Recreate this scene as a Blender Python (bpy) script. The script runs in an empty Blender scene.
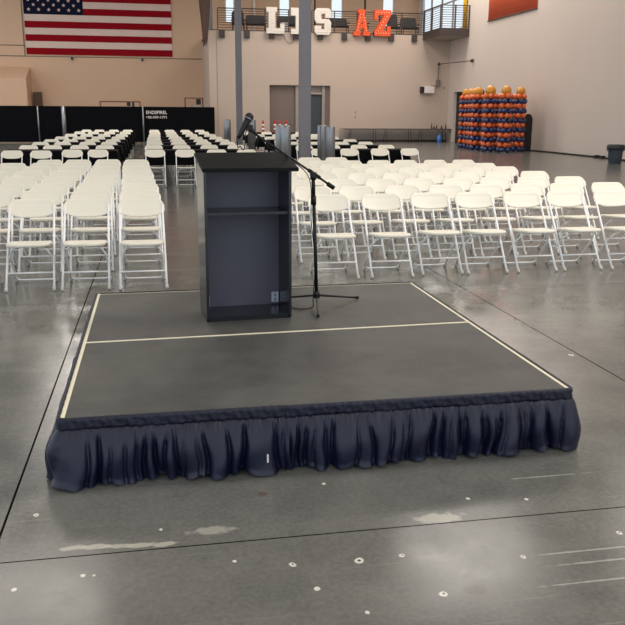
import bpy, bmesh, math, random
from mathutils import Vector, Matrix
random.seed(7)
PI = math.pi
sc = bpy.context.scene
COL = sc.collection

# ------------------------------------------------------------------ camera
cd = bpy.data.cameras.new('camera'); cam = bpy.data.objects.new('camera', cd); COL.objects.link(cam)
cd.sensor_width = 36; cd.lens = 810.65 / 625 * 36; cd.clip_end = 300
YAW, PITCH, ROLL = 0.18819, 0.24211, 0.00621
fw = Vector((math.sin(YAW)*math.cos(PITCH), math.cos(YAW)*math.cos(PITCH), -math.sin(PITCH)))
r0 = Vector((math.cos(YAW), -math.sin(YAW), 0)); u0 = r0.cross(fw)
rr = r0*math.cos(ROLL) + u0*math.sin(ROLL); uu = -r0*math.sin(ROLL) + u0*math.cos(ROLL)
M = Matrix((rr, uu, -fw)).transposed().to_4x4(); M.translation = Vector((0.4712, -3.509, 1.634))
cam.matrix_world = M
sc.camera = cam

# ------------------------------------------------------------------ world, lights, exposure
w = bpy.data.worlds.new('sky'); sc.world = w; w.use_nodes = True
bg = w.node_tree.nodes['Background']; bg.inputs[0].default_value = (0.82, 0.91, 1.0, 1); bg.inputs[1].default_value = 1.0
def area(name, loc, rot, sx, sy, power, col=(1, 1, 1)):
    l = bpy.data.lights.new(name, 'AREA'); l.shape = 'RECTANGLE'; l.size = sx; l.size_y = sy; l.energy = power; l.color = col
    o = bpy.data.objects.new(name, l); COL.objects.link(o); o.location = loc; o.rotation_euler = rot
    return o
for lx_i, lx in enumerate((-12, -3, 8.5, 15.2)):  # unseen overhead fill, added and weighted for floor patches and lectern shadow
    for ly_i, ly in enumerate((-6, 3, 15.5, 26, 32, 39)):
        area('overhead_fill', (lx, ly, 10.3), (0, 0, 0), 3.4, 3.4, (160, 235, 175, 115, 195, 275)[ly_i] * (((.6, .7, 1.3, 1.3), (.3, .4, 2.3, 1.0), (.8, .7, .95, .8))[ly_i][lx_i] if ly_i < 3 else 1), (1.0, 0.93, 0.85))
sc.view_settings.view_transform = 'Standard'; sc.view_settings.look = 'None'
sc.view_settings.exposure = 0.42; sc.view_settings.gamma = 1; sc.view_settings.use_curve_mapping = False

# ------------------------------------------------------------------ materials
def s2l(c):
    return tuple(((v/255)/12.92 if v/255 <= .04045 else (((v/255)+.055)/1.055)**2.4) for v in c) + (1,)
def mat(name, c, rough=.5, metal=0, spec=.5, noise=0, nscale=8, bump=0, bscale=60, sheen=0, coat=0):
    m = bpy.data.materials.new(name); m.use_nodes = True; nt = m.node_tree; b = nt.nodes['Principled BSDF']
    b.inputs['Base Color'].default_value = s2l(c); b.inputs['Roughness'].default_value = rough
    b.inputs['Metallic'].default_value = metal; b.inputs['Specular IOR Level'].default_value = spec
    b.inputs['Sheen Weight'].default_value = sheen; b.inputs['Coat Weight'].default_value = coat
    tc = nt.nodes.new('ShaderNodeTexCoord')
    if noise:
        n = nt.nodes.new('ShaderNodeTexNoise'); n.inputs['Scale'].default_value = nscale; n.inputs['Detail'].default_value = 5
        nt.links.new(tc.outputs['Object'], n.inputs['Vector'])
        mx = nt.nodes.new('ShaderNodeMix'); mx.data_type = 'RGBA'
        a = s2l([max(0, v*(1-noise)) for v in c]); d = s2l([min(255, v*(1+noise)) for v in c])
        mx.inputs[6].default_value = a; mx.inputs[7].default_value = d
        nt.links.new(n.outputs[0], mx.inputs[0]); nt.links.new(mx.outputs[2], b.inputs['Base Color'])
    if bump:
        n2 = nt.nodes.new('ShaderNodeTexNoise'); n2.inputs['Scale'].default_value = bscale; n2.inputs['Detail'].default_value = 4
        nt.links.new(tc.outputs['Object'], n2.inputs['Vector'])
        bp = nt.nodes.new('ShaderNodeBump'); bp.inputs['Strength'].default_value = bump; bp.inputs['Distance'].default_value = .01
        nt.links.new(n2.outputs[0], bp.inputs['Height']); nt.links.new(bp.outputs[0], b.inputs['Normal'])
    return m

M_chair = mat('cream_plastic', (240, 234, 218), .42, noise=.015, nscale=3)
M_frame = mat('white_enamel', (253, 253, 253), .3)
M_foot = mat('grey_rubber', (205, 203, 195), .7)
M_wallflag = mat('tan_wall_paint', (214, 180, 152), .85, noise=.03, nscale=.6)
M_wallmezz = mat('beige_wall_paint', (196, 178, 164), .85, noise=.025, nscale=.5)
M_wallright = mat('pale_wall_paint', (206, 192, 182), .8, noise=.025, nscale=.4)
M_ceil = mat('ceiling_panels', (205, 200, 190), .9)
M_steel = mat('grey_painted_steel', (122, 120, 126), .4, noise=.04, nscale=4)
M_galv = mat('galvanised_steel', (140, 142, 145), .3, metal=.7, noise=.06, nscale=6)
M_dark = mat('dark_bronze_paint', (66, 58, 54), .5)
M_darker = mat('near_black_paint', (28, 26, 28), .55)
M_black = mat('black_vinyl_mesh', (8, 9, 14), .8, spec=.1, noise=.15, nscale=3)
M_cloth = mat('black_polyester', (8, 8, 12), .85, spec=.12, noise=.1, nscale=5, bump=.2, bscale=20)
M_blue = mat('navy_satin', (10, 16, 44), .42, noise=.1, nscale=9, bump=.12, bscale=22)
M_band = mat('navy_header_satin', (10, 15, 40), .55, noise=.12, nscale=40, bump=.5, bscale=70)
M_cream = mat('cream_edge_strip', (235, 228, 200), .45)
M_lect = mat('black_laminate', (24, 25, 31), .22, noise=.06, nscale=12, spec=.6)
M_lectin = mat('charcoal_laminate', (84, 83, 97), .4, noise=.05, nscale=6)
M_lecttop = mat('black_scuffed_laminate', (20, 20, 21), .5, spec=.12, noise=.2, nscale=5, bump=.1, bscale=12)
M_plate = mat('grey_outlet_plastic', (178, 186, 205), .4)
M_mic = mat('matt_black_metal', (22, 22, 24), .4, metal=.3)
M_rubber = mat('black_rubber', (14, 14, 15), .6)
M_orange = mat('orange_enamel', (226, 84, 34), .5)
M_bulb = mat('bulb_glass', (250, 240, 215), .2)
M_letter = mat('white_letter_enamel', (225, 217, 208), .6)
M_red = mat('flag_red', (142, 4, 22), .9, spec=.2, noise=.04, nscale=2)
M_white = mat('flag_white', (222, 198, 188), .85, noise=.03, nscale=2)
M_navy = mat('flag_blue', (18, 22, 48), .9, spec=.2, noise=.04, nscale=2)
M_banner = mat('orange_banner_vinyl', (216, 92, 58), .6, noise=.08, nscale=1.2)
M_balo = mat('orange_balloon', (220, 96, 34), .2, coat=.5)
M_balb = mat('blue_balloon', (14, 42, 96), .12, coat=.6)
M_gold = mat('gold_balloon', (208, 138, 22), .16, coat=.6)
M_bin = mat('slate_bin_plastic', (58, 68, 80), .5, noise=.05, nscale=9)
M_binlid = mat('black_lid_plastic', (30, 34, 40), .5)
M_recess = mat('recess_grey_paint', (122, 108, 100), .7)
M_recess2 = mat('recess_light_paint', (160, 150, 142), .7)
M_door = mat('slate_door_paint', (58, 66, 76), .5)
M_yellow = mat('yellow_paint', (240, 190, 30), .5)
M_tabtop = mat('table_top_brown', (44, 30, 30), .6)
M_cone = mat('red_cone_rubber', (196, 32, 38), .6)
M_band2 = mat('white_reflective_band', (240, 240, 240), .4)
M_brown = mat('brown_cabinet_paint', (96, 74, 58), .6, noise=.05)
M_rack = mat('rust_brown_steel', (104, 66, 48), .6)
M_unit = mat('white_unit_plastic', (232, 222, 220), .5)
M_tabshade = mat('table_shade_grey', (160, 150, 143), .7, noise=.05, nscale=3)  # grey that stands in for shade under the wall tables
M_curt = mat('brown_curtain_fabric', (84, 66, 58), .9, noise=.2, nscale=6)
M_glass = bpy.data.materials.new('window_glass'); M_glass.use_nodes = True
_b = M_glass.node_tree.nodes['Principled BSDF']; _b.inputs['Transmission Weight'].default_value = 1; _b.inputs['Roughness'].default_value = 0.0; _b.inputs['IOR'].default_value = 1.01

class NT:
    def __init__(s, m): s.t = m.node_tree
    def n(s, t, **k):
        o = s.t.nodes.new(t)
        for a, v in k.items(): setattr(o, a, v)
        return o
    def l(s, a, b): s.t.links.new(a, b)
    def math(s, op, a, b=None, c=None):
        o = s.n('ShaderNodeMath', operation=op)
        for i, v in enumerate((a, b, c)):
            if v is None: continue
            if isinstance(v, (int, float)): o.inputs[i].default_value = v
            else: s.l(v, o.inputs[i])
        return o.outputs[0]
    def noise(s, vec, scale, detail=4, rough=.5):
        o = s.n('ShaderNodeTexNoise'); o.inputs['Scale'].default_value = scale; o.inputs['Detail'].default_value = detail
        o.inputs['Roughness'].default_value = rough; s.l(vec, o.inputs['Vector']); return o.outputs[0]
    def mix(s, f, a, b):
        o = s.n('ShaderNodeMix'); o.data_type = 'RGBA'
        if isinstance(f, (int, float)): o.inputs[0].default_value = f
        else: s.l(f, o.inputs[0])
        for i, v in ((6, a), (7, b)):
            if isinstance(v, tuple): o.inputs[i].default_value = v
            else: s.l(v, o.inputs[i])
        return o.outputs[2]
    def ramp(s, f, lo, hi):
        o = s.n('ShaderNodeMapRange'); o.inputs[1].default_value = lo; o.inputs[2].default_value = hi; o.clamp = True
        s.l(f, o.inputs[0]); return o.outputs[0]

def floor_mat():
    m = bpy.data.materials.new('polished_concrete'); m.use_nodes = True; k = NT(m)
    b = m.node_tree.nodes['Principled BSDF']
    tc = k.n('ShaderNodeTexCoord'); P = tc.outputs['Object']
    sx = k.n('ShaderNodeSeparateXYZ'); k.l(P, sx.inputs[0]); X, Y = sx.outputs[0], sx.outputs[1]
    big = k.noise(P, .55, 5, .6); mid = k.noise(P, 3.2, 6, .65); fine = k.noise(P, 45, 5, .7)
    c = k.mix(k.ramp(big, .35, .65), s2l((90, 91, 89)), s2l((112, 111, 106)))
    c = k.mix(k.math('MULTIPLY', k.ramp(mid, .45, .7), .3), c, s2l((134, 132, 127)))
    c = k.mix(k.math('MULTIPLY', k.ramp(mid, .5, .28), .3), c, s2l((84, 84, 82)))
    c = k.mix(k.math('MULTIPLY', k.ramp(fine, .5, .75), .22), c, s2l((150, 149, 145)))
    c = k.mix(k.math('MULTIPLY', k.ramp(fine, .5, .3), .25), c, s2l((72, 72, 70)))
    # long faint drag marks
    mp = k.n('ShaderNodeMapping'); mp.inputs['Scale'].default_value = (.8, 26, 1); mp.inputs['Rotation'].default_value = (0, 0, .03); k.l(P, mp.inputs[0])
    dr = k.noise(mp.outputs[0], 1.6, 4, .6)
    c = k.mix(k.math('MULTIPLY', k.ramp(dr, .62, .8), .35), c, s2l((172, 168, 160)))
    # white chips and stains with their own shapes
    wob = k.noise(P, 22, 3)
    def spot(c, x, y, rx, ry, col, a):
        dx = k.math('MULTIPLY', k.math('SUBTRACT', X, x), 1/rx); dy = k.math('MULTIPLY', k.math('SUBTRACT', Y, y), 1/ry)
        d = k.math('SQRT', k.math('ADD', k.math('MULTIPLY', dx, dx), k.math('MULTIPLY', dy, dy)))
        d = k.math('ADD', d, k.math('MULTIPLY', k.math('SUBTRACT', wob, .5), 1.6))
        return k.mix(k.math('MULTIPLY', k.ramp(d, 1.1, .7), a), c, s2l(col))
    W = (225, 222, 212)
    for x, y, r in [(-.08, -.28, .012), (.43, -.49, .01), (.15, -.78, .010), (.19, -.785, .007), (-.08, -.83, .01), (.70, -.78, .009), (.91, -.84, .014),
                    (1.16, -.86, .018), (.97, -1.01, .011), (1.33, -.85, .012), (1.78, -.94, .012), (1.40, -1.12, .014), (2.24, -.84, .012),
                    (1.11, -1.18, .01), (3.26, 1.48, .02), (1.16, -.2, .01), (1.75, -.45, .009), (2.0, -.5, .009)]:
        c = spot(c, x, y, r, r*1.2, W, .95)
        if r > .011: c = spot(c, x+.001, y+.002, r*.4, r*.45, (50, 48, 45), .9)
    c = spot(c, 1.57, -.60, .11, .045, (176, 172, 160), .75)
    for q in range(5): c = spot(c, .10+q*.085, -.575-.008*q, .06, .018, (190, 186, 172), .7)
    c = spot(c, .63, -.53, .1, .03, (180, 176, 165), .6)
    c = spot(c, 1.52, -1.12, .05, .035, (90, 78, 70), .55)
    c = spot(c, .87, -.25, .028, .024, (92, 70, 62), .6)
    for x, y, l in [(2.08, -.94, .3), (2.12, -1.02, .25), (2.05, -1.14, .3), (2.2, -.3, .2)]:
        c = spot(c, x, y, l, .006, (190, 188, 180), .5)
    # joints between the slabs
    def joint(c, v, v0, step, wdt):
        t = k.math('ABSOLUTE', k.math('SUBTRACT', k.math('FLOORED_MODULO', k.math('ADD', k.math('SUBTRACT', v, v0), step/2), step), step/2))
        return k.mix(k.ramp(t, wdt, wdt*.55), c, s2l((14, 13, 12)))
    c = joint(c, X, -.195, 3.515, .0068)
    c = joint(c, Y, -.640, 4.31, .0048)
    k.l(c, b.inputs['Base Color'])
    rg = k.math('MULTIPLY_ADD', k.ramp(mid, .3, .7), .10, .12)
    rg = k.math('MULTIPLY_ADD', k.ramp(fine, .35, .7), .05, rg)
    def jm(v, v0, step, wdt):
        t = k.math('ABSOLUTE', k.math('SUBTRACT', k.math('FLOORED_MODULO', k.math('ADD', k.math('SUBTRACT', v, v0), step/2), step), step/2))
        return k.ramp(t, wdt*.55, wdt)
    k.l(k.math('MULTIPLY', k.math('MULTIPLY', jm(X, -.195, 3.515, .0068), jm(Y, -.640, 4.31, .0048)), .55), b.inputs['Specular IOR Level'])
    k.l(rg, b.inputs['Roughness'])
    bp = k.n('ShaderNodeBump'); bp.inputs['Strength'].default_value = .03; bp.inputs['Distance'].default_value = .001
    k.l(fine, bp.inputs['Height']); k.l(bp.outputs[0], b.inputs['Normal'])
    return m
M_floor = floor_mat()

def stage_mat():
    m = bpy.data.materials.new('stage_mat_surface'); m.use_nodes = True; k = NT(m); b = m.node_tree.nodes['Principled BSDF']
    tc = k.n('ShaderNodeTexCoord'); P = tc.outputs['Object']
    big = k.noise(P, 2.2, 7, .7); fine = k.noise(P, 130, 3, .6)
    c = k.mix(k.ramp(big, .35, .68), s2l((56, 57, 56)), s2l((88, 88, 84)))
    c = k.mix(k.math('MULTIPLY', k.ramp(fine, .5, .75), .35), c, s2l((118, 116, 110)))
    wv = k.n('ShaderNodeTexWave', wave_type='BANDS', bands_direction='X'); wv.inputs['Scale'].default_value = 42; k.l(P, wv.inputs[0])
    wv2 = k.n('ShaderNodeTexWave', wave_type='BANDS', bands_direction='Y'); wv2.inputs['Scale'].default_value = 42; k.l(P, wv2.inputs[0])
    dots = k.math('MULTIPLY', wv.outputs['Fac'], wv2.outputs['Fac'])
    c = k.mix(k.math('MULTIPLY', dots, .35), c, s2l((34, 34, 38)))
    k.l(c, b.inputs['Base Color']); b.inputs['Roughness'].default_value = .5; b.inputs['Specular IOR Level'].default_value = .45
    bp = k.n('ShaderNodeBump'); bp.inputs['Strength'].default_value = .4; bp.inputs['Distance'].default_value = .002
    k.l(dots, bp.inputs['Height']); k.l(bp.outputs[0], b.inputs['Normal'])
    return m
M_stage = stage_mat()

# ------------------------------------------------------------------ helpers
class MB:
    def __init__(s): s.bm = bmesh.new()
    def faces(s, vs, fs, mi=0, smooth=False):
        v = [s.bm.verts.new(p) for p in vs]
        for f in fs:
            try:
                q = s.bm.faces.new([v[i] for i in f]); q.material_index = mi; q.smooth = smooth
            except ValueError: pass
        return s
    def box(s, x0, x1, y0, y1, z0, z1, mi=0, bev=0):
        vs = [(x0, y0, z0), (x1, y0, z0), (x1, y1, z0), (x0, y1, z0), (x0, y0, z1), (x1, y0, z1), (x1, y1, z1), (x0, y1, z1)]
        s.faces(vs, [(0, 3, 2, 1), (4, 5, 6, 7), (0, 1, 5, 4), (1, 2, 6, 5), (2, 3, 7, 6), (3, 0, 4, 7)], mi)
        if bev:
            s.bm.edges.ensure_lookup_table(); es = list({e for f in s.bm.faces[-6:] for e in f.edges}); bmesh.ops.bevel(s.bm, geom=es, offset=bev, segments=2, affect='EDGES', profile=.6)
        return s
    def tube(s, pts, r, n=8, mi=0, cap=True):
        pts = [Vector(p) for p in pts]; rs = r if isinstance(r, (list, tuple)) else [r]*len(pts)
        rings = []; up = None
        for i, p in enumerate(pts):
            d = (pts[min(i+1, len(pts)-1)] - pts[max(i-1, 0)]).normalized()
            if up is None: up = d.orthogonal().normalized()
            up = (up - d*up.dot(d)).normalized(); sd = d.cross(up)
            rings.append([s.bm.verts.new(p + (up*math.cos(2*PI*k/n) + sd*math.sin(2*PI*k/n))*rs[i]) for k in range(n)])
        for a, b in zip(rings, rings[1:]):
            for k in range(n):
                f = s.bm.faces.new((a[k], a[(k+1) % n], b[(k+1) % n], b[k])); f.smooth = True; f.material_index = mi
        if cap:
            for q in (rings[0][::-1], rings[-1]):
                f = s.bm.faces.new(q); f.material_index = mi
        return s
    def lathe(s, prof, n=24, c=(0, 0, 0), mi=0):
        rings = []
        for r, z in prof:
            rings.append([s.bm.verts.new((c[0]+r*math.cos(2*PI*k/n), c[1]+r*math.sin(2*PI*k/n), c[2]+z)) for k in range(n)])
        for a, b in zip(rings, rings[1:]):
            for k in range(n):
                f = s.bm.faces.new((a[k], a[(k+1) % n], b[(k+1) % n], b[k])); f.smooth = True; f.material_index = mi
        for q in (rings[0][::-1], rings[-1]):
            f = s.bm.faces.new(q); f.material_index = mi
        return s
    def sphere(s, c, r, n=12, m=8, mi=0, sz=1):
        prof = [(max(1e-4, r*math.sin(PI*i/m)), -r*sz*math.cos(PI*i/m)) for i in range(m+1)]
        return s.lathe(prof, n, c, mi)
    def prism(s, pts, f, t0, t1, mi=0, smooth=False):
        """extrude a 2D outline; f(u,v,t)->xyz"""
        n = len(pts)
        vs = [f(u, v, t0) for u, v in pts] + [f(u, v, t1) for u, v in pts]
        s.faces(vs, [tuple(range(n))[::-1], tuple(range(n, 2*n))] + [(i, (i+1) % n, n+(i+1) % n, n+i) for i in range(n)], mi)
        return s
    def build(s, name, m, parent=None, loc=None):
        bmesh.ops.recalc_face_normals(s.bm, faces=s.bm.faces[:])
        me = bpy.data.meshes.new(name); s.bm.to_mesh(me); s.bm.free()
        for q in (m if isinstance(m, (list, tuple)) else [m]): me.materials.append(q)
        o = bpy.data.objects.new(name, me); COL.objects.link(o)
        if parent: o.parent = parent
        if loc: o.location = loc
        return o
def tag(o, label=None, cat=None, group=None, kind=None):
    if label: o['label'] = label
    if cat: o['category'] = cat
    if group: o['group'] = group
    if kind: o['kind'] = kind
    return o
def thing(name, label, cat, loc=(0, 0, 0), rz=0, group=None):
    o = bpy.data.objects.new(name, None); COL.objects.link(o); o.location = loc; o.rotation_euler = (0, 0, rz)
    return tag(o, label, cat, group)
def copy_tree(o, parent=None, kids=None):
    c = o.copy(); COL.objects.link(c); c.parent = parent
    for ch in KIDS.get(o.name, []): copy_tree(ch, c)
    return c
KIDS = {}
def reg(o):
    KIDS[o.name] = [q for q in bpy.data.objects if q.parent == o]
    for q in KIDS[o.name]: reg(q)
ORD = ['', 'first', 'second', 'third', 'fourth', 'fifth', 'sixth', 'seventh', 'eighth']
def struct(o): o['kind'] = 'structure'; return o

# ------------------------------------------------------------------ room shell
X0, X1, Y0, YM, YB, ZC = -20.0, 17.3, -12.0, 43.0, 49.5, 10.5
struct(MB().box(X0, X1+.3, Y0, YB+.3, -.2, 0).build('floor', M_floor))
struct(MB().box(X0, X1+.3, Y0, YB+.3, ZC, ZC+.2).build('ceiling', M_ceil))
# right wall: doorway behind the balloons and a high window over the landing
b = MB(); T = .3
def wallx(b, y0, y1, z0, z1): b.box(X1, X1+T, y0, y1, z0, z1)
wallx(b, Y0, 37.6, 0, ZC); wallx(b, 37.6, 42.1, 2.8, 6.2); wallx(b, 42.1, 49.5, 0, 6.2); wallx(b, 37.6, 41.2, 6.2, ZC)
wallx(b, 41.2, 48.9, 9.4, ZC); wallx(b, 48.9, 49.5, 6.2, ZC)
struct(b.build('wall_right', M_wallright))
b = MB(); b.box(X1+T, X1+2.0, 37.4, 42.3, 0, 3.0)
struct(MB().box(X1+.18, X1+.24, 37.6, 42.1, 0, 2.8).build('doorway_shade', M_darker)); b.bm.free()  # near-black sheet standing in for the unlit void of the open doorway
o = struct(MB().box(X1+.1, X1+.12, 41.2, 48.9, 6.2, 9.4).build('window_5', M_glass))
f = MB()
for y in (41.2, 43.1, 45.0, 46.9, 48.84): f.box(X1+.06, X1+.16, y, y+.07, 6.2, 9.4)
for z in (6.2, 7.8, 9.34): f.box(X1+.061, X1+.159, 41.2, 48.9, z, z+.06)
f.build('window_frame', M_recess2, o)
# back wall with four clerestory windows
b = MB(); ws = [(4.98, 5.55), (8.33, 9.02), (11.64, 12.40), (15.01, 15.75)]; xs = [X0] + [v for q in ws for v in q] + [X1+T]
for i in range(0, len(xs), 2): b.box(xs[i], xs[i+1], YB, YB+T, 0, ZC)
for a, c in ws: b.box(a, c, YB, YB+T, 0, 7.0); b.box(a, c, YB, YB+T, 9.6, ZC)
struct(b.build('wall_back', M_wallflag))
for i, (a, c) in enumerate(ws):
    o = struct(MB().box(a, c, YB+.14, YB+.16, 7.0, 9.6).build('window_%d' % (i+1), M_glass))
    MB().box(a, a+.05, YB+.08, YB+.2, 7.0, 9.6).box(c-.05, c, YB+.08, YB+.2, 7.0, 9.6).box(a, c, YB+.081, YB+.199, 7.0, 7.05).build('window_frame', M_unit, o)
# the lower room block that carries the gallery: front wall with door recess, left side wall, gallery floor
b = MB()
b.box(3.5, 6.81, YM, YM+T, 0, 5.93); b.box(6.81, 10.28, YM, YM+T, 3.1, 5.93); b.box(10.28, X1, YM, YM+T, 0, 5.93)
struct(b.build('wall_front', M_wallmezz))
struct(MB().box(3.5, 3.5+T, YM+T, YB, 0, 5.93).build('wall_left', M_wallmezz))
struct(MB().box(3.5, X1, YM+T, YB, 5.75, 5.93).build('trim_1', M_wallmezz))
struct(MB().box(3.55, X1, YM-.02, YM+.1, 5.93, 5.97).build('trim_2', M_dark))
# flag-wall lines
struct(MB().box(X0, 3.5, YB-.03, YB, 4.77, 4.82).build('trim_3', M_recess))
struct(MB().box(-7.04, -6.98, YB-.03, YB, 4.83, 10.4).build('trim_4', M_recess))
struct(MB().box(X0, -7.05, YB-.03, YB, 5.38, 5.43).build('trim_5', M_recess))
struct(MB().box(3.9, 3.93, YM-.012, YM, 0, 5.9).build('trim_6', M_recess2))
struct(MB().box(10.6, X1-.01, YM-.02, YM, 0, .12).build('baseboard_back', M_dark))
struct(MB().box(X1-.012, X1, 8, 37.5, 0, .035).build('baseboard_right', M_dark))
# door recess
struct(MB().box(6.81, 10.28, YM+T+.02, YM+T+.08, 0, 3.1).build('wall_recess', M_recess2))
o = struct(MB().box(6.84, 8.22, YM+.2, YM+.26, .02, 3.08).build('door_2', M_recess))
MB().box(8.1, 8.13, YM+.15, YM+.2, .95, 1.15).build('door_handle', M_galv, o)
o = struct(MB().box(8.95, 9.83, YM+.22, YM+.28, .02, 2.62).build('door_3', M_door))
MB().box(9.05, 9.08, YM+.17, YM+.22, .95, 1.15).build('door_handle', M_galv, o)
struct(MB().box(8.3, 8.5, YM+.1, YM+.3, 0, 3.1).box(9.83, 9.98, YM+.1, YM+.3, 0, 3.1).box(8.5, 9.83, YM+.12, YM+.3, 2.62, 2.72).build('trim_7', M_recess2))
struct(MB().box(9.98, 10.28, YM+.16, YM+.3, 0, 3.1).build('trim_8', M_recess))
# lean-to enclosure on the flag wall
b = MB(); b.faces([(-20, 47.5, 0), (-6.78, 47.5, 0), (-6.78, 49.49, 0), (-20, 49.49, 0), (-20, 47.5, 3.44), (-6.78, 47.5, 3.44), (-6.78, 49.49, 4.17), (-20, 49.49, 4.17)],
    [(0, 3, 2, 1), (4, 5, 6, 7), (0, 1, 5, 4), (1, 2, 6, 5), (2, 3, 7, 6), (3, 0, 4, 7)])
struct(b.build('wall_annex', M_wallflag))

# gallery railing and brackets
def railing():
    t = thing('gallery_railing', 'dark metal gallery railing with thin horizontal bars above the beige wall', 'railing', (4.0, YM+.02, 5.97))
    L = 11.65
    for i in range(9):
        z = .12 + i*.123
        MB().tube([(0, 0, z), (L, 0, z)], .016 if i < 8 else .028, 6).build('rail', M_dark, t)
    for i in range(10):
        x = i*L/9
        MB().box(x-.025, x+.025, -.03, .03, 0, 1.11).build('post', M_dark, t)
railing()
for i in range(9):
    x = 4.22 + 1.36*i
    tag(MB().box(x-.15, x+.15, YM-.14, YM-.001, 5.55, 5.93).box(x-.11, x+.11, YM-.16, YM-.14, 5.6, 5.88).build('wall_bracket', M_dark),
        'dark square bracket under the gallery edge, %s from the left' % (ORD+['ninth'])[i+1], 'bracket', 'brackets under the gallery edge')
def landing():
    t = thing('corner_landing', 'dark steel corner landing with slatted railings jutting out over the floor', 'balcony', (15.66, 40.2, 5.65))
    W, D = 1.64, 2.8
    MB().box(0, W, .001, D, 0, .12).build('deck', M_recess2, t)
    MB().box(0, W, -.05, 0, 0, .42).box(-.05, 0, -.05, D, 0, .42).build('fascia', M_dark, t)
    for i in range(10):
        z = .52 + i*.117
        r = .016 if i < 9 else .028
        MB().tube([(.0, D, z), (0, 0, z), (W, 0, z)], r, 6).build('rail', M_dark, t)
    for x, y in ((0, 0), (W/2, 0), (W-.03, 0), (0, D/2), (0, D-.05)):
        MB().box(x-.035, x+.035, y-.035, y+.035, .4, 1.6).build('post', M_dark, t)
landing()
tag(MB().tube([(17.15, 40.6, 6.07), (17.15, 40.6, 10.4)], .1, 12).build('yellow_pipe', M_yellow), 'yellow vertical pipe behind the corner landing railing', 'pipe')
for x, w_ in ((9.7, .05), (12.65, .06)):
    tag(MB().tube([(x, 44.8, 5.94), (x, 44.8, 10.45)], w_, 8).build('vertical_conduit', M_darker), 'thin dark pole rising behind the railing, %s the orange letters' % ('left of both' if x < 10 else 'between'), 'pole', 'dark poles on the gallery')
tag(MB().tube([(6.75, 49.3, 5.94), (6.75, 49.3, 10.45)], .07, 8).build('vertical_pipe', M_unit), 'pale vertical pipe on the upper wall behind the first white letter', 'pipe')

# furniture on the gallery
def gallery_chair(x, y, s, h, label):
    t = thing('upholstered_chair', label, 'chair', (x, y, 5.94), 0, 'dark upholstered chairs on the gallery')
    MB().box(-s/2, s/2, -.3, .25, .38, .5, bev=.03).build('seat', M_darker, t)
    MB().prism([(-s/2, .45), (s/2, .45), (s/2-.02, h-.1), (s/2-.1, h), (-s/2+.1, h), (-s/2+.02, h-.1)], lambda u, v, q: (u, q+(v-.45)*.12, v), .2, .3).build('backrest', M_darker, t)
    for sx in (-1, 1):
        for yy in (-.26, .22):
            MB().tube([(sx*(s/2-.04), yy, 0), (sx*(s/2-.04), yy, .4)], .02, 6).build('leg', M_darker, t)
        MB().box(sx*s/2-.04, sx*s/2+.04, -.28, .22, .6, .66, bev=.02).build('armrest', M_darker, t)
for x, s, h, l in [(5.22, .7, 1.15, 'dark chair on the gallery beside the leftmost bright window'), (6.2, 1.1, .95, 'wide dark low chair on the gallery left of the first white letter'),
                   (7.98, 1.1, .95, 'dark chair on the gallery between the first two white letters'), (10.85, 1.25, .92, 'dark chair on the gallery between the white and the orange letters'),
                   (12.35, .55, 1.0, 'dark chair on the gallery behind the first orange letter'),
                   (14.15, .62, 1.22, 'tall dark chair on the gallery right of the second orange letter'), (15.12, .95, 1.05, 'wide dark chair on the gallery beside the corner landing')]:
    gallery_chair(x, 44.0, s, h, l)
b = MB(); b.faces([(7.42, 43.5, 6.05), (7.7, 43.5, 5.94), (7.95, 43.5, 6.05), (7.93, 43.52, 6.48), (7.55, 43.52, 6.46), (7.42, 43.56, 6.05), (7.7, 43.56, 5.94), (7.95, 43.56, 6.05), (7.93, 43.56, 6.48), (7.55, 43.56, 6.46)],
    [(0, 1, 2, 3, 4), (9, 8, 7, 6, 5), (0, 5, 6, 1), (1, 6, 7, 2), (2, 7, 8, 3), (3, 8, 9, 4), (4, 9, 5, 0)])
tag(b.build('white_bag', M_unit), 'small white bag on the gallery between the first two white letters', 'bag')

# marquee letters
def lpoly(strokes, x, w_, z0, h, m, label, bulbs, ch):
    t = thing('marquee_letter', label, 'letter', (x, YM-.3, z0), 0, 'large block letters on the gallery railing')
    b = MB()
    for k, pg in enumerate(strokes):
        e = .001*k
        b.prism([(u*w_, v*h) for u, v in pg], lambda u, v, q: (u, q, v), e, .26-e)
    b.build('letter_body', m, t)
    for u, v in bulbs:
        MB().sphere((u*w_, -.01, v*h), .028, 6, 4).build('bulb', M_bulb, t)
def R(a, b_, c, d): return [(a, b_), (c, b_), (c, d), (a, d)]
lpoly([R(.12, 0, .5, 1), R(0, 0, 1, .2), R(0, .82, .6, 1), R(.78, 0, 1, .38)], 6.63, .98, 5.80, 1.36, M_letter, 'white block letter L with bulbs on the gallery railing', [(.3, .15+.14*i) for i in range(6)] + [(.5+.15*i, .1) for i in range(4)] + [(.1, .9), (.5, .9)], 'L')
lpoly([R(.28, 0, .72, 1), R(0, 0, 1, .2), R(0, .7, 1, 1)], 7.98, .95, 5.80, 1.36, M_letter, 'white block letter I partly hidden behind the grey column', [(.5, .15+.14*i) for i in range(6)] + [(.12, .1), (.88, .1), (.12, .85), (.88, .85)], 'I')
def arcpts(cx, cz, rx, rz, a0, a1, n=10): return [(cx+rx*math.cos(math.radians(a0+(a1-a0)*i/n)), cz+rz*math.sin(math.radians(a0+(a1-a0)*i/n))) for i in range(n+1)]
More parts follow.
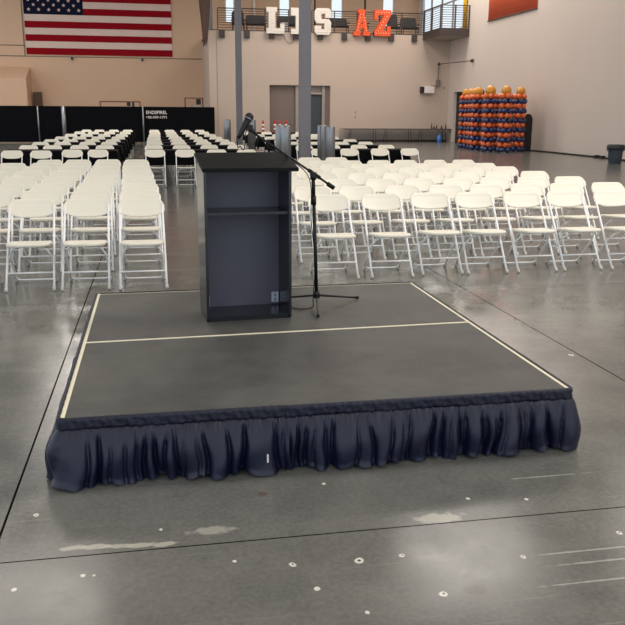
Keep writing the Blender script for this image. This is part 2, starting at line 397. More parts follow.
# S from chamfered strokes
S = [[(.14, 1), (.86, 1), (1, .88), (1, .8), (0, .8), (0, .88)], R(0, .56, .4, .81), [(0, .57), (.12, .43), (.88, .43), (1, .43), (1, .47), (.88, .59), (.38, .59), (0, .6)],
     R(.6, .19, 1, .46), R(.64, .64, 1, .82), R(0, .18, .4, .34), [(0, .2), (1, .2), (1, .12), (.86, 0), (.14, 0), (0, .12)]]
lpoly(S, 9.3, .92, 5.80, 1.38, M_letter, 'white block letter S with bulbs right of the grey column', [(.2+.15*i, .9) for i in range(5)] + [(.2, .7), (.3, .53), (.5, .51), (.7, .49), (.8, .3)] + [(.2+.15*i, .1) for i in range(5)], 'S')
lpoly([[(.12, .12), (.36, .12), (.60, .88), (.60, 1), (.38, 1)], [(.64, .12), (.88, .12), (.62, 1), (.40, 1), (.40, .88)], R(.3, .28, .7, .44), R(0, 0, .42, .16), R(.58, 0, 1, .16), R(.25, .86, .7, 1)],
      11.5, .95, 5.80, 1.38, M_orange, 'orange block letter A on the gallery railing', [(.22+.04*i, .2+.12*i) for i in range(6)] + [(.78-.04*i, .2+.12*i) for i in range(6)], 'A')
lpoly([R(0, .8, 1, 1), R(0, .62, .22, .82), [(.0, .0), (.36, .0), (1, .82), (1, 1), (.66, .9), (.0, .14)], R(0, 0, 1, .2), R(.78, .18, 1, .38)], 12.68, .95, 5.80, 1.38, M_orange,
      'orange block letter Z at the right end of the letters', [(.12+.15*i, .9) for i in range(6)] + [(.75-.1*i, .75-.11*i) for i in range(6)] + [(.12+.15*i, .1) for i in range(6)], 'Z')
tag(MB().tube([(7.62+.32*(1-math.cos(PI*i/12))*1.0, YM-.08, 5.95-.62*math.sin(PI*i/12)) for i in range(13)], .013, 5).build('looped_cable', M_dark), 'thin cable hanging in a loop between the first two white letters', 'cable')
# hanging divider curtain at the gallery corner
b = MB(); n = 24; vs = []; fs = []
for j in range(9):
    z = 5.25 + (10.4-5.25)*j/8; wd = .14 + .2*min(1, j/3)
    for i in range(n):
        a = 2*PI*i/n; rr_ = 1+.25*math.sin(6*a+j*.3)
        vs.append((3.3+wd*rr_*math.cos(a)*.75, 42.6+.12*rr_*math.sin(a), z + (.25*math.sin(5*a) if j == 0 else 0)))
for j in range(8):
    for i in range(n): fs.append((j*n+i, j*n+(i+1) % n, (j+1)*n+(i+1) % n, (j+1)*n+i))
b.faces(vs, fs, smooth=True)
tag(b.build('hanging_curtain', M_curt), 'gathered dark brown curtain hanging beside the gallery corner', 'curtain')

# ------------------------------------------------------------------ columns and bollards
def column(x, y, z0, label):
    t = thing('steel_column', label, 'column', (x, y, z0), 0, 'grey square steel columns')
    h = 10.5 - z0
    MB().box(-.115, .115, -.115, .115, .02, h-.01, bev=.012).build('shaft', M_steel, t)
    MB().box(-.2, .2, -.2, .2, 0, .02).build('base_plate', M_steel, t)
column(3.61, 14.0, 0, 'nearer grey square steel column rising between four bollards')
column(3.61, 28.0, 0, 'farther grey square steel column behind the black-clothed tables')
column(3.66, 43.7, 5.94, 'grey square steel column standing on the gallery at its left end')
for cy, near in ((14.0, 'nearer'), (28.0, 'farther')):
    for sx in (-1, 1):
        for sy in (-1, 1):
            t = thing('steel_bollard', 'galvanised round bollard at the %s column, %s %s corner' % (near, 'left' if sx < 0 else 'right', 'front' if sy < 0 else 'back'), 'bollard',
                      (3.61+sx*.47, cy+sy*.45, 0), 0, 'round bollards around the columns')
            MB().lathe([(.1, .0), (.1, 1.33), (.092, 1.352), (.06, 1.36)], 24).build('post', M_galv, t)
            MB().lathe([(.14, .0), (.14, .012), (.101, .016)], 24).build('base_ring', M_galv, t)

# ------------------------------------------------------------------ flag
b = MB(); fx0, fx1, fz0, sh = -6.90, 1.68, 4.90, .379; NX = 48
def fy(x, z): return 49.5 - .05 - .015*math.sin(x*1.7+z*.6) - .01*math.sin(x*4.1)
cx_ = -3.465
for s_ in range(13):
    z0 = fz0 + s_*sh; z1 = z0 + sh
    m_ = 0 if s_ % 2 == 0 else 1
    for i in range(NX):
        xa = fx0 + (fx1-fx0)*i/NX; xb = fx0 + (fx1-fx0)*(i+1)/NX
        if s_ >= 6 and (xa+xb)/2 < cx_: mi = 2
        else: mi = m_
        b.faces([(xa, fy(xa, z0), z0), (xb, fy(xb, z0), z0), (xb, fy(xb, z1), z1), (xa, fy(xa, z1), z1)], [(0, 1, 2, 3)], mi)
bmesh.ops.remove_doubles(b.bm, verts=b.bm.verts[:], dist=1e-4)
bk = bmesh.ops.extrude_face_region(b.bm, geom=b.bm.faces[:]); bmesh.ops.translate(b.bm, verts=[v for v in bk['geom'] if isinstance(v, bmesh.types.BMVert)], vec=(0, -.006, 0))
cw, chh = cx_-fx0, 7*sh
for r_ in range(9):
    nst = 6 if r_ % 2 == 0 else 5
    for q in range(nst):
        sx_ = fx0 + cw*((2*q+1 if nst == 6 else 2*q+2)/12); sz_ = fz0+13*sh - chh*(r_+1)/10
        pts = [(.115*(1 if k % 2 == 0 else .42)*math.sin(k*PI/5), .115*(1 if k % 2 == 0 else .42)*math.cos(k*PI/5)) for k in range(10)]
        b.prism(pts, lambda u, v, t_: (sx_+u, fy(sx_, sz_)-.012-t_, sz_+v), 0, .008, 1)
tag(b.build('american_flag', [M_red, M_white, M_navy]), 'huge American flag hanging flat on the tan back wall', 'flag')
for x in (-4.3, -.15):
    tag(MB().box(x-.06, x+.06, 49.3, 49.46, 4.62, 4.76, bev=.01).build('wall_hook', M_darker), 'small dark fixture under the %s half of the flag' % ('left' if x < -1 else 'right'), 'fixture', 'fixtures under the flag')
# cabinet beyond the fence
t = thing('electrical_cabinet', 'brown metal cabinet on the tan wall above the black fence', 'cabinet', (-6.43, 49.335, 1.5))
MB().box(-.24, .24, -.16, .16, 0, 1.22, bev=.01).build('body', M_brown, t); MB().box(-.2, .2, -.18, -.161, .05, 1.17).build('door', M_brown, t)
# frames beyond the fence
t = thing('pipe_frame', 'low rust-brown pipe frame showing over the fence in the middle', 'frame', (-2.4, 43.0, 0))
for x in (0, 2.1): MB().box(x-.03, x+.03, -.03, .03, 0, 2.1).build('post', M_rack, t)
MB().box(-.03, 2.13, -.03, .03, 2.1, 2.16).build('rail', M_rack, t)
MB().box(1.4, 1.6, -.05, .05, 1.9, 2.1).box(1.68, 1.8, -.05, .05, 1.85, 2.1).build('hinge', M_darker, t)
t = thing('equipment_cart', 'rust-framed cart with white and dark load behind the right fence end', 'cart', (2.12, 42.5, 0))
for x in (0, .95):
    for y in (0, .4): MB().box(x-.025, x+.025, y-.025, y+.025, .1, 2.32).build('post', M_rack, t)
MB().box(-.03, .98, -.03, .43, 2.32, 2.37).box(-.03, .98, -.03, .43, .5, .55).build('rail', M_rack, t)
MB().box(.35, .95, .03, .37, 1.85, 1.98).build('shelf', M_recess2, t)
MB().box(.6, .85, .05, .35, 2.0, 2.3, bev=.02).build('load', M_darker, t)
for x in (0, .95): MB().tube([(x, -.02, .05), (x, .04, .05)], .05, 10).build('wheel', M_rubber, t)

# ------------------------------------------------------------------ fence
def fence(x0, x1, label, txt=False, fat=False):
    t = thing('fence_panel', label, 'fence', (x0, 41.4, 0), 0, 'black screened fence panels')
    W = x1-x0
    n = 60; vs = []; fs = []
    for j in range(2):
        for i in range(n+1): vs.append((W*i/n, .004*math.sin(i*1.3), .06+1.78*j))
    for i in range(n): fs.append((i, i+1, n+2+i, n+1+i))
    b = MB().faces(vs, fs)
    g = bmesh.ops.extrude_face_region(b.bm, geom=b.bm.faces[:]); bmesh.ops.translate(b.bm, verts=[v for v in g['geom'] if isinstance(v, bmesh.types.BMVert)], vec=(0, .01, 0))
    b.build('privacy_screen', M_black, t)
    MB().tube([(0, .03, 1.85), (W, .03, 1.85)], .02, 8).build('top_rail', M_black if not fat else M_black, t)
    MB().tube([(0, .03, .05), (W, .03, .05)], .02, 8).build('bottom_rail', M_galv, t)
    MB().tube([(.05 if not fat else .13, -.03, 0), (.05 if not fat else .13, -.03, 1.88)], .04 if not fat else .11, 10).build('post', M_galv, t)
    MB().box(.01, .3, -.15, .2, 0, .03).build('foot_plate', M_galv, t)
    if txt:
        for s_, z, sz in (('ENDSPIREL', 1.5, .235), ('602-347-1771', 1.27, .17)):
            c = bpy.data.curves.new('text', 'FONT'); c.body = s_; c.size = sz; c.extrude = .002; c.align_x = 'CENTER'; c.offset = .004
            to = bpy.data.objects.new('tmp_text', c); COL.objects.link(to)
            dg = bpy.context.evaluated_depsgraph_get(); dg.update()
            me = bpy.data.meshes.new_from_object(to.evaluated_get(dg)); bpy.data.objects.remove(to)
            wd = max(v.co.x for v in me.vertices)-min(v.co.x for v in me.vertices); k = 1.08/wd
            for v in me.vertices: v.co = Vector((v.co.x*k, v.co.y, v.co.z))
            me.materials.clear(); me.materials.append(M_unit)
            q = bpy.data.objects.new('lettering', me); COL.objects.link(q); q.parent = t; q.location = (.75, -.012, z); q.rotation_euler = (PI/2, 0, 0)
            q['label'] = 'pale printed lettering'
fence(-10.5, -5.5, 'black screened fence panel at the far left below the lean-to')
fence(-5.5, -4.31, 'narrow black screened fence panel below the brown cabinet')
fence(-4.31, -.19, 'black screened fence panel in the middle under the flag', fat=True)
fence(-.19, 3.62, 'black screened fence panel with pale lettering beside the beige wall', txt=True)

# ------------------------------------------------------------------ right wall fittings
b = MB(); n = 20; vs = []; fs = []
for j in range(2):
    for i in range(n+1): vs.append((X1-.05-.008*math.sin(i*1.9), 32.05+5.47*i/n, 6.17+2.6*j))
for i in range(n): fs.append((i, i+1, n+2+i, n+1+i))
b.faces(vs, fs, smooth=True); g = bmesh.ops.extrude_face_region(b.bm, geom=b.bm.faces[:]); bmesh.ops.translate(b.bm, verts=[v for v in g['geom'] if isinstance(v, bmesh.types.BMVert)], vec=(.01, 0, 0))
bo = tag(b.build('wall_banner', M_banner), 'large orange-red banner high on the pale right wall', 'banner')
MB().tube([(X1-.05, 32.0, 6.16), (X1-.05, 37.6, 6.16)], .025, 8).build('bottom_rod', M_dark, bo)
t = thing('wall_heater', 'white wall unit with dark left end below the corner landing', 'heater', (15.54, 42.7, 2.74))
MB().box(.2, .8, 0, .3, 0, .38, bev=.02).build('housing', M_unit, t); MB().box(0, .199, .02, .28, .02, .36, bev=.02).build('vent_end', M_darker, t)
tag(MB().tube([(16.2, 42.9, 3.14), (16.5, 42.9, 3.16), (16.6, 42.9, 3.3), (16.6, 42.9, 4.3)], .035, 8).box(16.5, 16.72, 42.82, 42.99, 3.1, 3.5, bev=.02).build('vent_pipe', M_recess), 'thin vertical pipe with a box above the white wall unit', 'pipe')
tag(MB().tube([(16.6, 42.85, 4.36), (17.18, 39.3, 4.36)], .02, 8).sphere((16.6, 42.85, 4.36), .09).sphere((17.19, 39.3, 4.36), .1).build('tie_rod', M_dark), 'thin diagonal rod crossing the wall corner with knobs at its ends', 'rod')
for z in (1.35, 1.62): tag(MB().box(11.72, 11.78, YM-.03, YM-.001, z, z+.08, bev=.005).build('wall_outlet', M_recess), 'small outlet on the beige wall, the %s of two' % ('lower' if z < 1.5 else 'upper'), 'outlet', 'outlets on the beige wall')
tag(MB().box(16.98, 17.04, YM-.03, YM-.001, 3.0, 3.1, bev=.005).build('wall_sensor', M_recess), 'small grey sensor on the wall corner left of the balloons', 'sensor')
# floor cord along the right wall
cp = [(17.12, 31.2, .03), (17.2, 29.0, .03), (17.17, 27, .03), (17.18, 25.9, .03), (17.1, 24.5, .03), (16.9, 22.9, .03), (16.6, 21.5, .03)]
t = tag(MB().tube(cp, .03, 8).build('floor_cord', M_rubber), 'thick black cord lying along the foot of the right wall', 'cord')
MB().box(17.06, 17.22, 25.6, 25.78, .0, .1, bev=.01).box(17.02, 17.18, 25.1, 25.28, .0, .1, bev=.01).build('connector', M_rubber, t)

# bin
t = thing('rubbish_bin', 'slate-grey round bin with a black lid by the right wall', 'bin', (15.78, 22.1, 0))
b = MB().lathe([(.2, 0), (.205, .015), (.24, .5), (.25, .53)], 32); b.build('body', M_bin, t)
for k in range(16):
    a = 2*PI*k/16
    MB().tube([(.207*math.cos(a), .207*math.sin(a), .04), (.237*math.cos(a), .237*math.sin(a), .44)], .008, 6).build('rib', M_bin, t)
MB().lathe([(.245, .5), (.30, .49), (.305, .52), (.29, .60), (.27, .635), (.12, .642), (.001, .642)], 32).build('lid', M_binlid, t)
for s_ in (-1, 1): MB().box(s_*.27-.03, s_*.27+.03, -.06, .06, .42, .49, bev=.01).build('handle', M_bin, t)

# black rounded board
t = thing('display_board', 'black round-topped board standing right of the balloon columns', 'board', (16.80, 31.2, 0))
pts = [(-.2, .03), (.2, .03), (.2, 1.35)] + arcpts(0, 1.35, .2, .28, 0, 180, 12) + [(-.2, .4)]
MB().prism(pts, lambda u, v, q: (u, q, v), -.06, .06).build('panel', M_rubber, t)
MB().box(-.25, .25, -.2, .2, 0, .03).build('foot', M_rubber, t)

# balloon columns
def balloon_col(x, y, k, label, gold, rot, zt=0):
    t = thing('balloon_column', label, 'balloon column', (x, y, 0), rot, 'orange and blue balloon columns')
    MB().tube([(0, 0, 0), (0, 0, 2.5)], .012, 6).lathe([(.12, 0), (.12, .02), (.02, .03)], 16).build('pole', M_unit, t)
    for r_ in range(12):
        z = .12 + r_*.203
        m = M_balb if r_ % 2 == 0 else M_balo
        for q in range(5):
            a = q*PI*.4 + (PI/5 if r_ % 2 else 0)
            o = bpy.data.objects.new('balloon', ball['b' if r_ % 2 == 0 else 'o']); COL.objects.link(o); o.parent = t
            o.location = (.19*math.cos(a), .19*math.sin(a), z)
            s_ = random.uniform(.95, 1.05); o.scale = (s_, s_, s_*.98)
    if not gold: return
    o = MB().sphere((0, 0, 2.57+zt), gold, 20, 14, sz=1.04).build('top_balloon', M_gold, t); o['label'] = 'large gold balloon on top'
ball = {}
for kk, mm in (('b', M_balb), ('o', M_balo)):
    q = MB().sphere((0, 0, 0), .118, 16, 10).build('tmp', mm); ball[kk] = q.data; bpy.data.objects.remove(q)
BC = [(15.16, 29.95, 'second from the right', .21), (16.2, 30.8, 'rightmost of the row', .2), (14.78, 30.75, 'third from the right with a low gold top', .23), (15.06, 31.55, 'fourth from the right, just behind its neighbour', .19),
      (14.86, 32.35, 'fourth from the left', .21), (15.0, 33.1, 'third from the left', .19), (15.08, 33.8, 'second from the left', .19), (15.1, 34.5, 'leftmost of the row', .19),
      (16.38, 31.9, 'gold-less one behind the gap of the two rightmost', 0), (15.5, 31.3, 'gold-less one in the second line', 0)]
for i, (x, y, l, g_) in enumerate(BC): balloon_col(x, y, i, 'orange and blue balloon column, ' + l, g_, .3+i*.5)

# traffic delineators
for i, (x, l) in enumerate([(6.34, 'leftmost of the four by the doors'), (7.01, 'second from the left by the doors'), (7.22, 'third from the left by the doors'), (7.63, 'rightmost of the four by the doors')]):
    t = thing('traffic_cone', 'tall red traffic cone with white bands, ' + l, 'traffic cone', (x, 42.3-(.4 if i == 2 else 0), 0), 0, 'tall red cones by the doors')
    MB().lathe([(.1, .03), (.055, 1.1), (.05, 1.16), (.02, 1.18)], 14).build('body', M_cone, t)
    for z in (.5, .72, .93):
        r_ = .1-.045*(z-.03)/1.07
        MB().lathe([(r_+.004, z-.055), (r_+.001, z+.055)], 14).build('reflective_band', M_band2, t)
    MB().box(-.16, .16, -.16, .16, 0, .035, bev=.008).build('base', M_rubber, t)

# ------------------------------------------------------------------ folding tables along the wall
def folding_table(L, Wd, m_top):
    """empty at the middle of the table's footprint"""
    parts = []
    t = bpy.data.objects.new('folding_table', None); COL.objects.link(t)
    MB().box(-L/2, L/2, -Wd/2, Wd/2, .705, .74, bev=.01).build('tabletop', m_top, t)
    for sx in (-1, 1):
        for sy in (-1, 1):
            x = sx*(L/2-.3); y = sy*(Wd/2-.1)
            MB().tube([(x, y, .0), (x, y, .12), (x-sx*.02, y-sy*.02, .5), (x-sx*.06, y-sy*.05, .71)], .014, 6).build('leg', M_darker if m_top == M_tabtop else M_steel, t)
        MB().tube([(sx*(L/2-.3), -Wd/2+.1, .12), (sx*(L/2-.3), Wd/2-.1, .12)], .011, 6).build('stretcher', M_steel, t)
        MB().tube([(sx*(L/2-.32), 0, .4), (sx*(L/2-.75), 0, .705)], .01, 6).build('brace', M_steel, t)
    return t
ft = folding_table(2.08, .7, M_tabtop)
for i in range(3):
    if i == 0: reg(ft); o = ft
    else: o = copy_tree(ft)
    o.location = (12.06+2.09*i, 42.5, .03)
    tag(o, 'bare dark-topped folding table against the beige wall, %s' % ('left of three', 'middle of three', 'right of three')[i], 'table', 'bare tables along the beige wall')
    o.location.z = 0
for i, (x, h, r_) in enumerate([(16.15, .32, .04), (16.3, .18, .05), (16.45, .24, .04), (16.75, .2, .05), (17.0, .3, .04)]):
    tag(MB().lathe([(r_, 0), (r_, h*.65), (r_*.4, h*.85), (r_*.4, h)], 12, (x, 42.4, .741)).build('bottle', M_rack), 'small dark bottle on the right bare table, %s from the left' % ORD[i+1], 'bottle', 'bottles on the right bare table')
tag(MB().lathe([(.12, 0), (.14, .03), (.14, .34), (.06, .4), (.05, .48)], 16, (16.6, 42.3, 0)).build('water_jug', mat('blue_jug', (70, 120, 190), .3)), 'blue water jug on the floor under the right bare table', 'jug')
struct(MB().box(10.8, X1-.02, YM-.03, YM-.021, .12, .76).build('table_shade', M_tabshade))  # thin sheet painting the shade below the bare tables onto the wall

# ------------------------------------------------------------------ folding chairs
LEAN = .55/.79
def rrect(x0, x1, z0, z1, r, n=5, r2=None):
    r2 = r if r2 is None else r2; p = []
    for cx, cz, a, q in ((x1-r2, z0+r2, -90, r2), (x1-r, z1-r, 0, r), (x0+r, z1-r, 90, r), (x0+r2, z0+r2, 180, r2)):
        p += [(cx+q*math.cos(math.radians(a+90*i/n)), cz+q*math.sin(math.radians(a+90*i/n))) for i in range(n+1)]
    return p
def folding_chair(full=True):
    t = bpy.data.objects.new('folding_chair', None); COL.objects.link(t)
    yl = lambda z: -.30 + LEAN*z
    # backrest: curved plastic panel, bottom edge bowed down
    b = MB(); top = []; N = 24; rows = 10; vs = []; W2 = .226
    def outl(u):
        a = abs(u)
        zt = .798 - (0 if a < .68 else .062*((a-.68)/.32)**2.3)
        zb = .628 + .055*a**3.2
        return zb, zt
    for side in (0, 1):
        for j in range(rows+1):
            for i in range(N+1):
                u = -1+2*i/N; zb, zt = outl(u); z = zb+(zt-zb)*j/rows
                y = yl(z) + .028*(1-u*u) - .012 + side*.022
                if j in (0, rows): y += (.005 if side == 0 else -.005)
                if side == 0 and 1 < j < rows-1 and 1 < i < N-1: y += .006
                vs.append((u*W2, y, z))
    K = (rows+1)*(N+1); fs = []
    for j in range(rows):
        for i in range(N):
            a = j*(N+1)+i; fs.append((a, a+1, a+N+2, a+N+1)); fs.append((K+a+N+1, K+a+N+2, K+a+1, K+a))
    for i in range(N): fs.append((i, K+i, K+i+1, i+1)); q = rows*(N+1)+i; fs.append((q+1, K+q+1, K+q, q))
    for j in range(rows):
        a = j*(N+1); fs.append((a, a+N+1, K+a+N+1, K+a)); a += N; fs.append((a+N+1, a, K+a, K+a+N+1))
    b.faces(vs, fs, smooth=True); b.build('backrest', M_chair, t)
    # seat
    b = MB(); out = rrect(-.192, .192, -.345, .05, .07, 5, .11)
    f_ = lambda u, v, q: (u*(1-.0*v), v, .452-.028*(v+.345)/.39+q - .006*math.cos(PI*u/.4))
    n = len(out)
    rings = [([(u*s, -.147+(v+.147)*s) for u, v in out], q) for s, q in ((.97, -.03), (1, -.022), (1, -.006), (.97, 0), (.85, -.001), (.5, -.006))]
    vs = [f_(u, v, q) for pg, q in rings for u, v in pg]; fs = [tuple(range(n))[::-1], tuple(range(5*n, 6*n))]
    for k in range(5): fs += [(k*n+i, k*n+(i+1) % n, (k+1)*n+(i+1) % n, (k+1)*n+i) for i in range(n)]
    b.faces(vs, fs, smooth=True); b.build('seat', M_chair, t)
    for sx in (-1, 1):
        p = [(sx*(.214-.010*z/.79), yl(z)+.002, z) for z in (.02, .2, .4, .6, .74)]
        o = MB().tube(p, .0115, 7).build('leg', M_frame, t)
        if full: MB().tube([(sx*.214, -.304, .0), (sx*.214, -.283, .035)], .016, 8).build('foot_cap', M_foot, o)
        p = [(sx*.188, .16, .02), (sx*.188, .06, .13), (sx*.188, -.04, .235), (sx*.180, -.12, .315), (sx*.155, -.18, .372), (sx*.115, -.22, .405)]
        o = MB().tube(p, .0105, 7).build('leg', M_frame, t)
        if full: MB().tube([(sx*.188, .168, .0), (sx*.188, .15, .035)], .015, 8).build('foot_cap', M_foot, o)
    MB().tube([(-.212, yl(.155), .155), (.212, yl(.155), .155)], .0085, 6).build('crossbar', M_frame, t)
    MB().tube([(-.186, .125, .06), (-.175, .145, .032), (-.15, .153, .022), (.15, .153, .022), (.175, .145, .032), (.186, .125, .06)], .0085, 6).build('stretcher', M_frame, t)
    MB().tube([(-.115, -.22, .405), (0, -.227, .41), (.115, -.22, .405)], .0105, 6).build('seat_brace', M_frame, t)
    MB().tube([(-.2, yl(.405)+.005, .405), (.2, yl(.405)+.005, .405)], .008, 6).build('pivot_bar', M_frame, t)
    return t
full = folding_chair(True); slim = folding_chair(False); reg(full); reg(slim)
used = set()
def place(proto, x, ytop, label, group, rz=0):
    if proto.name in used: o = copy_tree(proto)
    else: used.add(proto.name); o = proto
    o.location = (x, ytop-.25, 0); o.rotation_euler = (0, 0, rz + random.uniform(-.02, .02))
    tag(o, label, 'chair', group)
RY = {1: 4.93, 2: 5.88, 3: 6.86, 4: 7.93, 5: 8.97, 6: 9.9, 7: 10.9, 8: 11.93}
RX = [2.23, 2.78, 3.34, 3.86, 4.41, 4.935, 5.475, 6.03]
for r_ in range(1, 9):
    xs_ = RX[:7] if r_ == 1 else (RX[:4] if r_ == 8 else RX)
    for i, x in enumerate(xs_):
        rn = ('front row', 'second row', 'third row', 'fourth row', 'fifth row', 'sixth row', 'seventh row', 'rearmost row')[r_-1]
        yy = RY[r_] + (x-4)*(.035 if r_ > 1 else .02)
        if r_ == 1: yy = [4.87, 4.85, 4.91, 4.93, 4.93, 4.92, 4.91][i]
        place(full if r_ < 5 else slim, x + random.uniform(-.015, .015), yy + random.uniform(-.02, .02),
              'white folding chair, %s right of the lectern, %s from the left' % (rn, ORD[i+1]), 'white folding chairs right of the lectern')
LY = {1: 4.80, 2: 5.62, 3: 6.58, 4: 7.68, 5: 8.68, 6: 9.68, 7: 10.55, 8: 11.5}
for r_ in range(1, 9):
    n_ = 4 if r_ in (8,) else 5
    if r_ < 4: n_ = 4
    for i in range(n_):
        f = (LY[r_]-4.7)/6.8
        x = [.305, -.215, -.735, -1.25, -1.78][i] + f*[-.19, -.16, -.15, -.13, -.08][i]
        rn = ('front row', 'second row', 'third row', 'fourth row', 'fifth row', 'sixth row', 'seventh row', 'rearmost row')[r_-1]
        y = LY[r_] + (.0 if i == 0 else .05) - (.1 if r_ == 1 else 0)
        place(full if r_ < 5 else slim, x + random.uniform(-.01, .01), y + random.uniform(-.02, .02),
              'white folding chair, %s of the left block, %s from the aisle' % (rn, ORD[i+1]), 'white folding chairs left of the aisle')

# ------------------------------------------------------------------ clothed tables with chairs
def make_cloth():
    L, Wd, D, z0 = 2.5, .8, .34, .75
    NXc, NYc = 96, 44; vs = []; fs = []
    for j in range(NYc+1):
        for i in range(NXc+1):
            u = -(L/2+D) + (L+2*D)*i/NXc; v = -(Wd/2+D) + (Wd+2*D)*j/NYc
            dx = max(0, abs(u)-L/2); dy = max(0, abs(v)-Wd/2); d = math.hypot(dx, dy)
            cu = max(-L/2, min(L/2, u)); cv = max(-Wd/2, min(Wd/2, v))
            if d > 0:
                nx, ny = dx/d*(1 if u > 0 else -1), dy/d*(1 if v > 0 else -1)
                wav = .018*math.sin(u*17+1)*(dy > 0) + .018*math.sin(v*19)*(dx > 0)
                o_ = .006 + (d/.35)*(.03+wav) + (.05*min(1, d/.4) if dx > 0 and dy > 0 else 0)
                vs.append((cu+nx*o_, cv+ny*o_, z0-d))
            else: vs.append((cu, cv, z0))
    for j in range(NYc):
        for i in range(NXc):
            a = j*(NXc+1)+i; fs.append((a, a+1, a+NXc+2, a+NXc+1))
    b = MB().faces(vs, fs, smooth=True)
    return b.build('tablecloth', M_cloth)
TYs = [15.42, 17.95, 20.2, 22.42, 25.2, 28.55, 32.3, 35.85]
tab = folding_table(2.44, .76, M_unit); cloth = make_cloth(); reg(tab)
blocks = [('left', -1.68, [-2.62, -2.06, -1.41, -.79]), ('middle', 1.5, [.43, 1.11, 1.82, 2.5]), ('right', 5.35, [4.28, 5.0, 5.75, 6.5])]
first = True
for bi, (bn, cx0, cxs) in enumerate(blocks):
    for k, yc in enumerate(TYs):
        if k == 7 and bn == 'right': continue
        rn = ('front', 'second', 'third', 'fourth', 'fifth', 'sixth', 'seventh', 'rearmost')[k]
        if bn == 'right' and k == 6: rn = 'rearmost'
        if bn != 'right' or True:
            # table stands between this row of chairs and the next one
            yt = yc + 1.05
            o = tab if first else copy_tree(tab); c = cloth if first else cloth.copy()
            if not first: COL.objects.link(c)
            first = False
            o.location = (cx0, yt, 0); c.location = (cx0, yt, 0)
            tag(o, 'folding table under black cloth, %s row of the %s table block' % (rn, bn), 'table', 'tables under black cloths')
            tag(c, 'black cloth draped over the %s row table of the %s block' % (rn, bn), 'tablecloth', 'black tablecloths')
        for i, x in enumerate(cxs):
            place(slim, x + ((.06, .11, .05, 0)[i] if bn == 'left' and k == 0 else 0) + random.uniform(-.02, .02) + (k*.03 if bn == 'right' else 0), yc + random.uniform(-.05, .05) + (.25 if (bn == 'right' and k == 0) else 0) - (.33 if (bn == 'left' and k == 0 and i < 2) else 0),
                  'white folding chair at the black-clothed tables, %s row, %s block, %s from left' % (rn, bn, ORD[i+1]), 'white folding chairs at the clothed tables')

# ------------------------------------------------------------------ stage
ZS = .307
FL, FR, BR, BL = Vector((.0, .003)), Vector((2.452, .003)), Vector((2.452, 2.63)), Vector((-.004, 2.59))
t = thing('portable_stage', 'low square portable stage with two dark deck panels and a cream seam', 'stage', (0, 0, 0))
ML, MR = Vector((.012, 1.25)), Vector((2.456, 1.345))
def quad(b, pts, z0, z1):
    b.faces([(p.x, p.y, z0) for p in pts] + [(p.x, p.y, z1) for p in pts], [(3, 2, 1, 0), (4, 5, 6, 7), (0, 1, 5, 4), (1, 2, 6, 5), (2, 3, 7, 6), (3, 0, 4, 7)])
b = MB(); quad(b, [FL, FR, MR, ML], ZS-.09, ZS); b.build('deck_panel', M_stage, t)
b = MB(); quad(b, [ML+Vector((0, .002)), MR+Vector((0, .002)), BR, BL], ZS-.09, ZS); b.build('deck_panel', M_stage, t)
def strip(a, c, wd, z=ZS, h=.0035):
    d = (c-a).normalized(); n_ = Vector((-d.y, d.x))*wd/2
    b = MB(); quad(b, [a-n_, c-n_, c+n_, a+n_], z-.002, z+h); return b
strip(FL+Vector((.014, 0)), BL+Vector((.014, 0)), .020).build('edge_strip', M_cream, t)
strip(FR+Vector((-.016, 0)), BR+Vector((-.016, -.02)), .017).build('edge_strip', M_cream, t)
strip(ML+Vector((.0, 0)), MR+Vector((-.01, 0)), .019, h=.003).build('seam_strip', M_cream, t)
strip(BL+Vector((0, -.02)), BR+Vector((0, -.02)), .006, h=.003).build('edge_strip', M_cream, t)
for x in (.12, 1.2, 2.33):
    for y in (.12, 1.3, 2.45):
        MB().tube([(x, y, 0), (x, y, ZS-.09)], .02, 8).build('leg', M_steel, t)

def path(pts, rad=.025):
    """polyline with rounded corners; returns total length and a function s -> (point, outward normal)"""
    P = []
    for i, p in enumerate(pts):
        if 0 < i < len(pts)-1:
            a = (pts[i-1]-p).normalized(); c = (pts[i+1]-p).normalized()
            P += [p+a*rad*(1-t)**1.0*(1-t)+c*rad*t*t for t in [q/8 for q in range(9)]]
        else: P.append(p)
    cum = [0]
    for a, c in zip(P, P[1:]): cum.append(cum[-1]+(c-a).length)
    def f(s_):
        s_ = max(0, min(cum[-1]-1e-6, s_)); i = 0
        while i < len(cum)-2 and cum[i+1] < s_: i += 1
        t_ = (s_-cum[i])/(cum[i+1]-cum[i]); p = P[i].lerp(P[i+1], t_)
        def tan(k): k = max(0, min(len(P)-2, k)); return (P[k+1]-P[k]).normalized()
        d0, d1 = tan(i), tan(i+1) if t_ > .5 else tan(i-1)
        d = d0
        if (P[i+1]-P[i]).length < .05: d = (d0*(1-abs(t_-.5)) + d1*abs(t_-.5)).normalized()
        return p, d, Vector((d.y, -d.x))
    return cum[-1], f
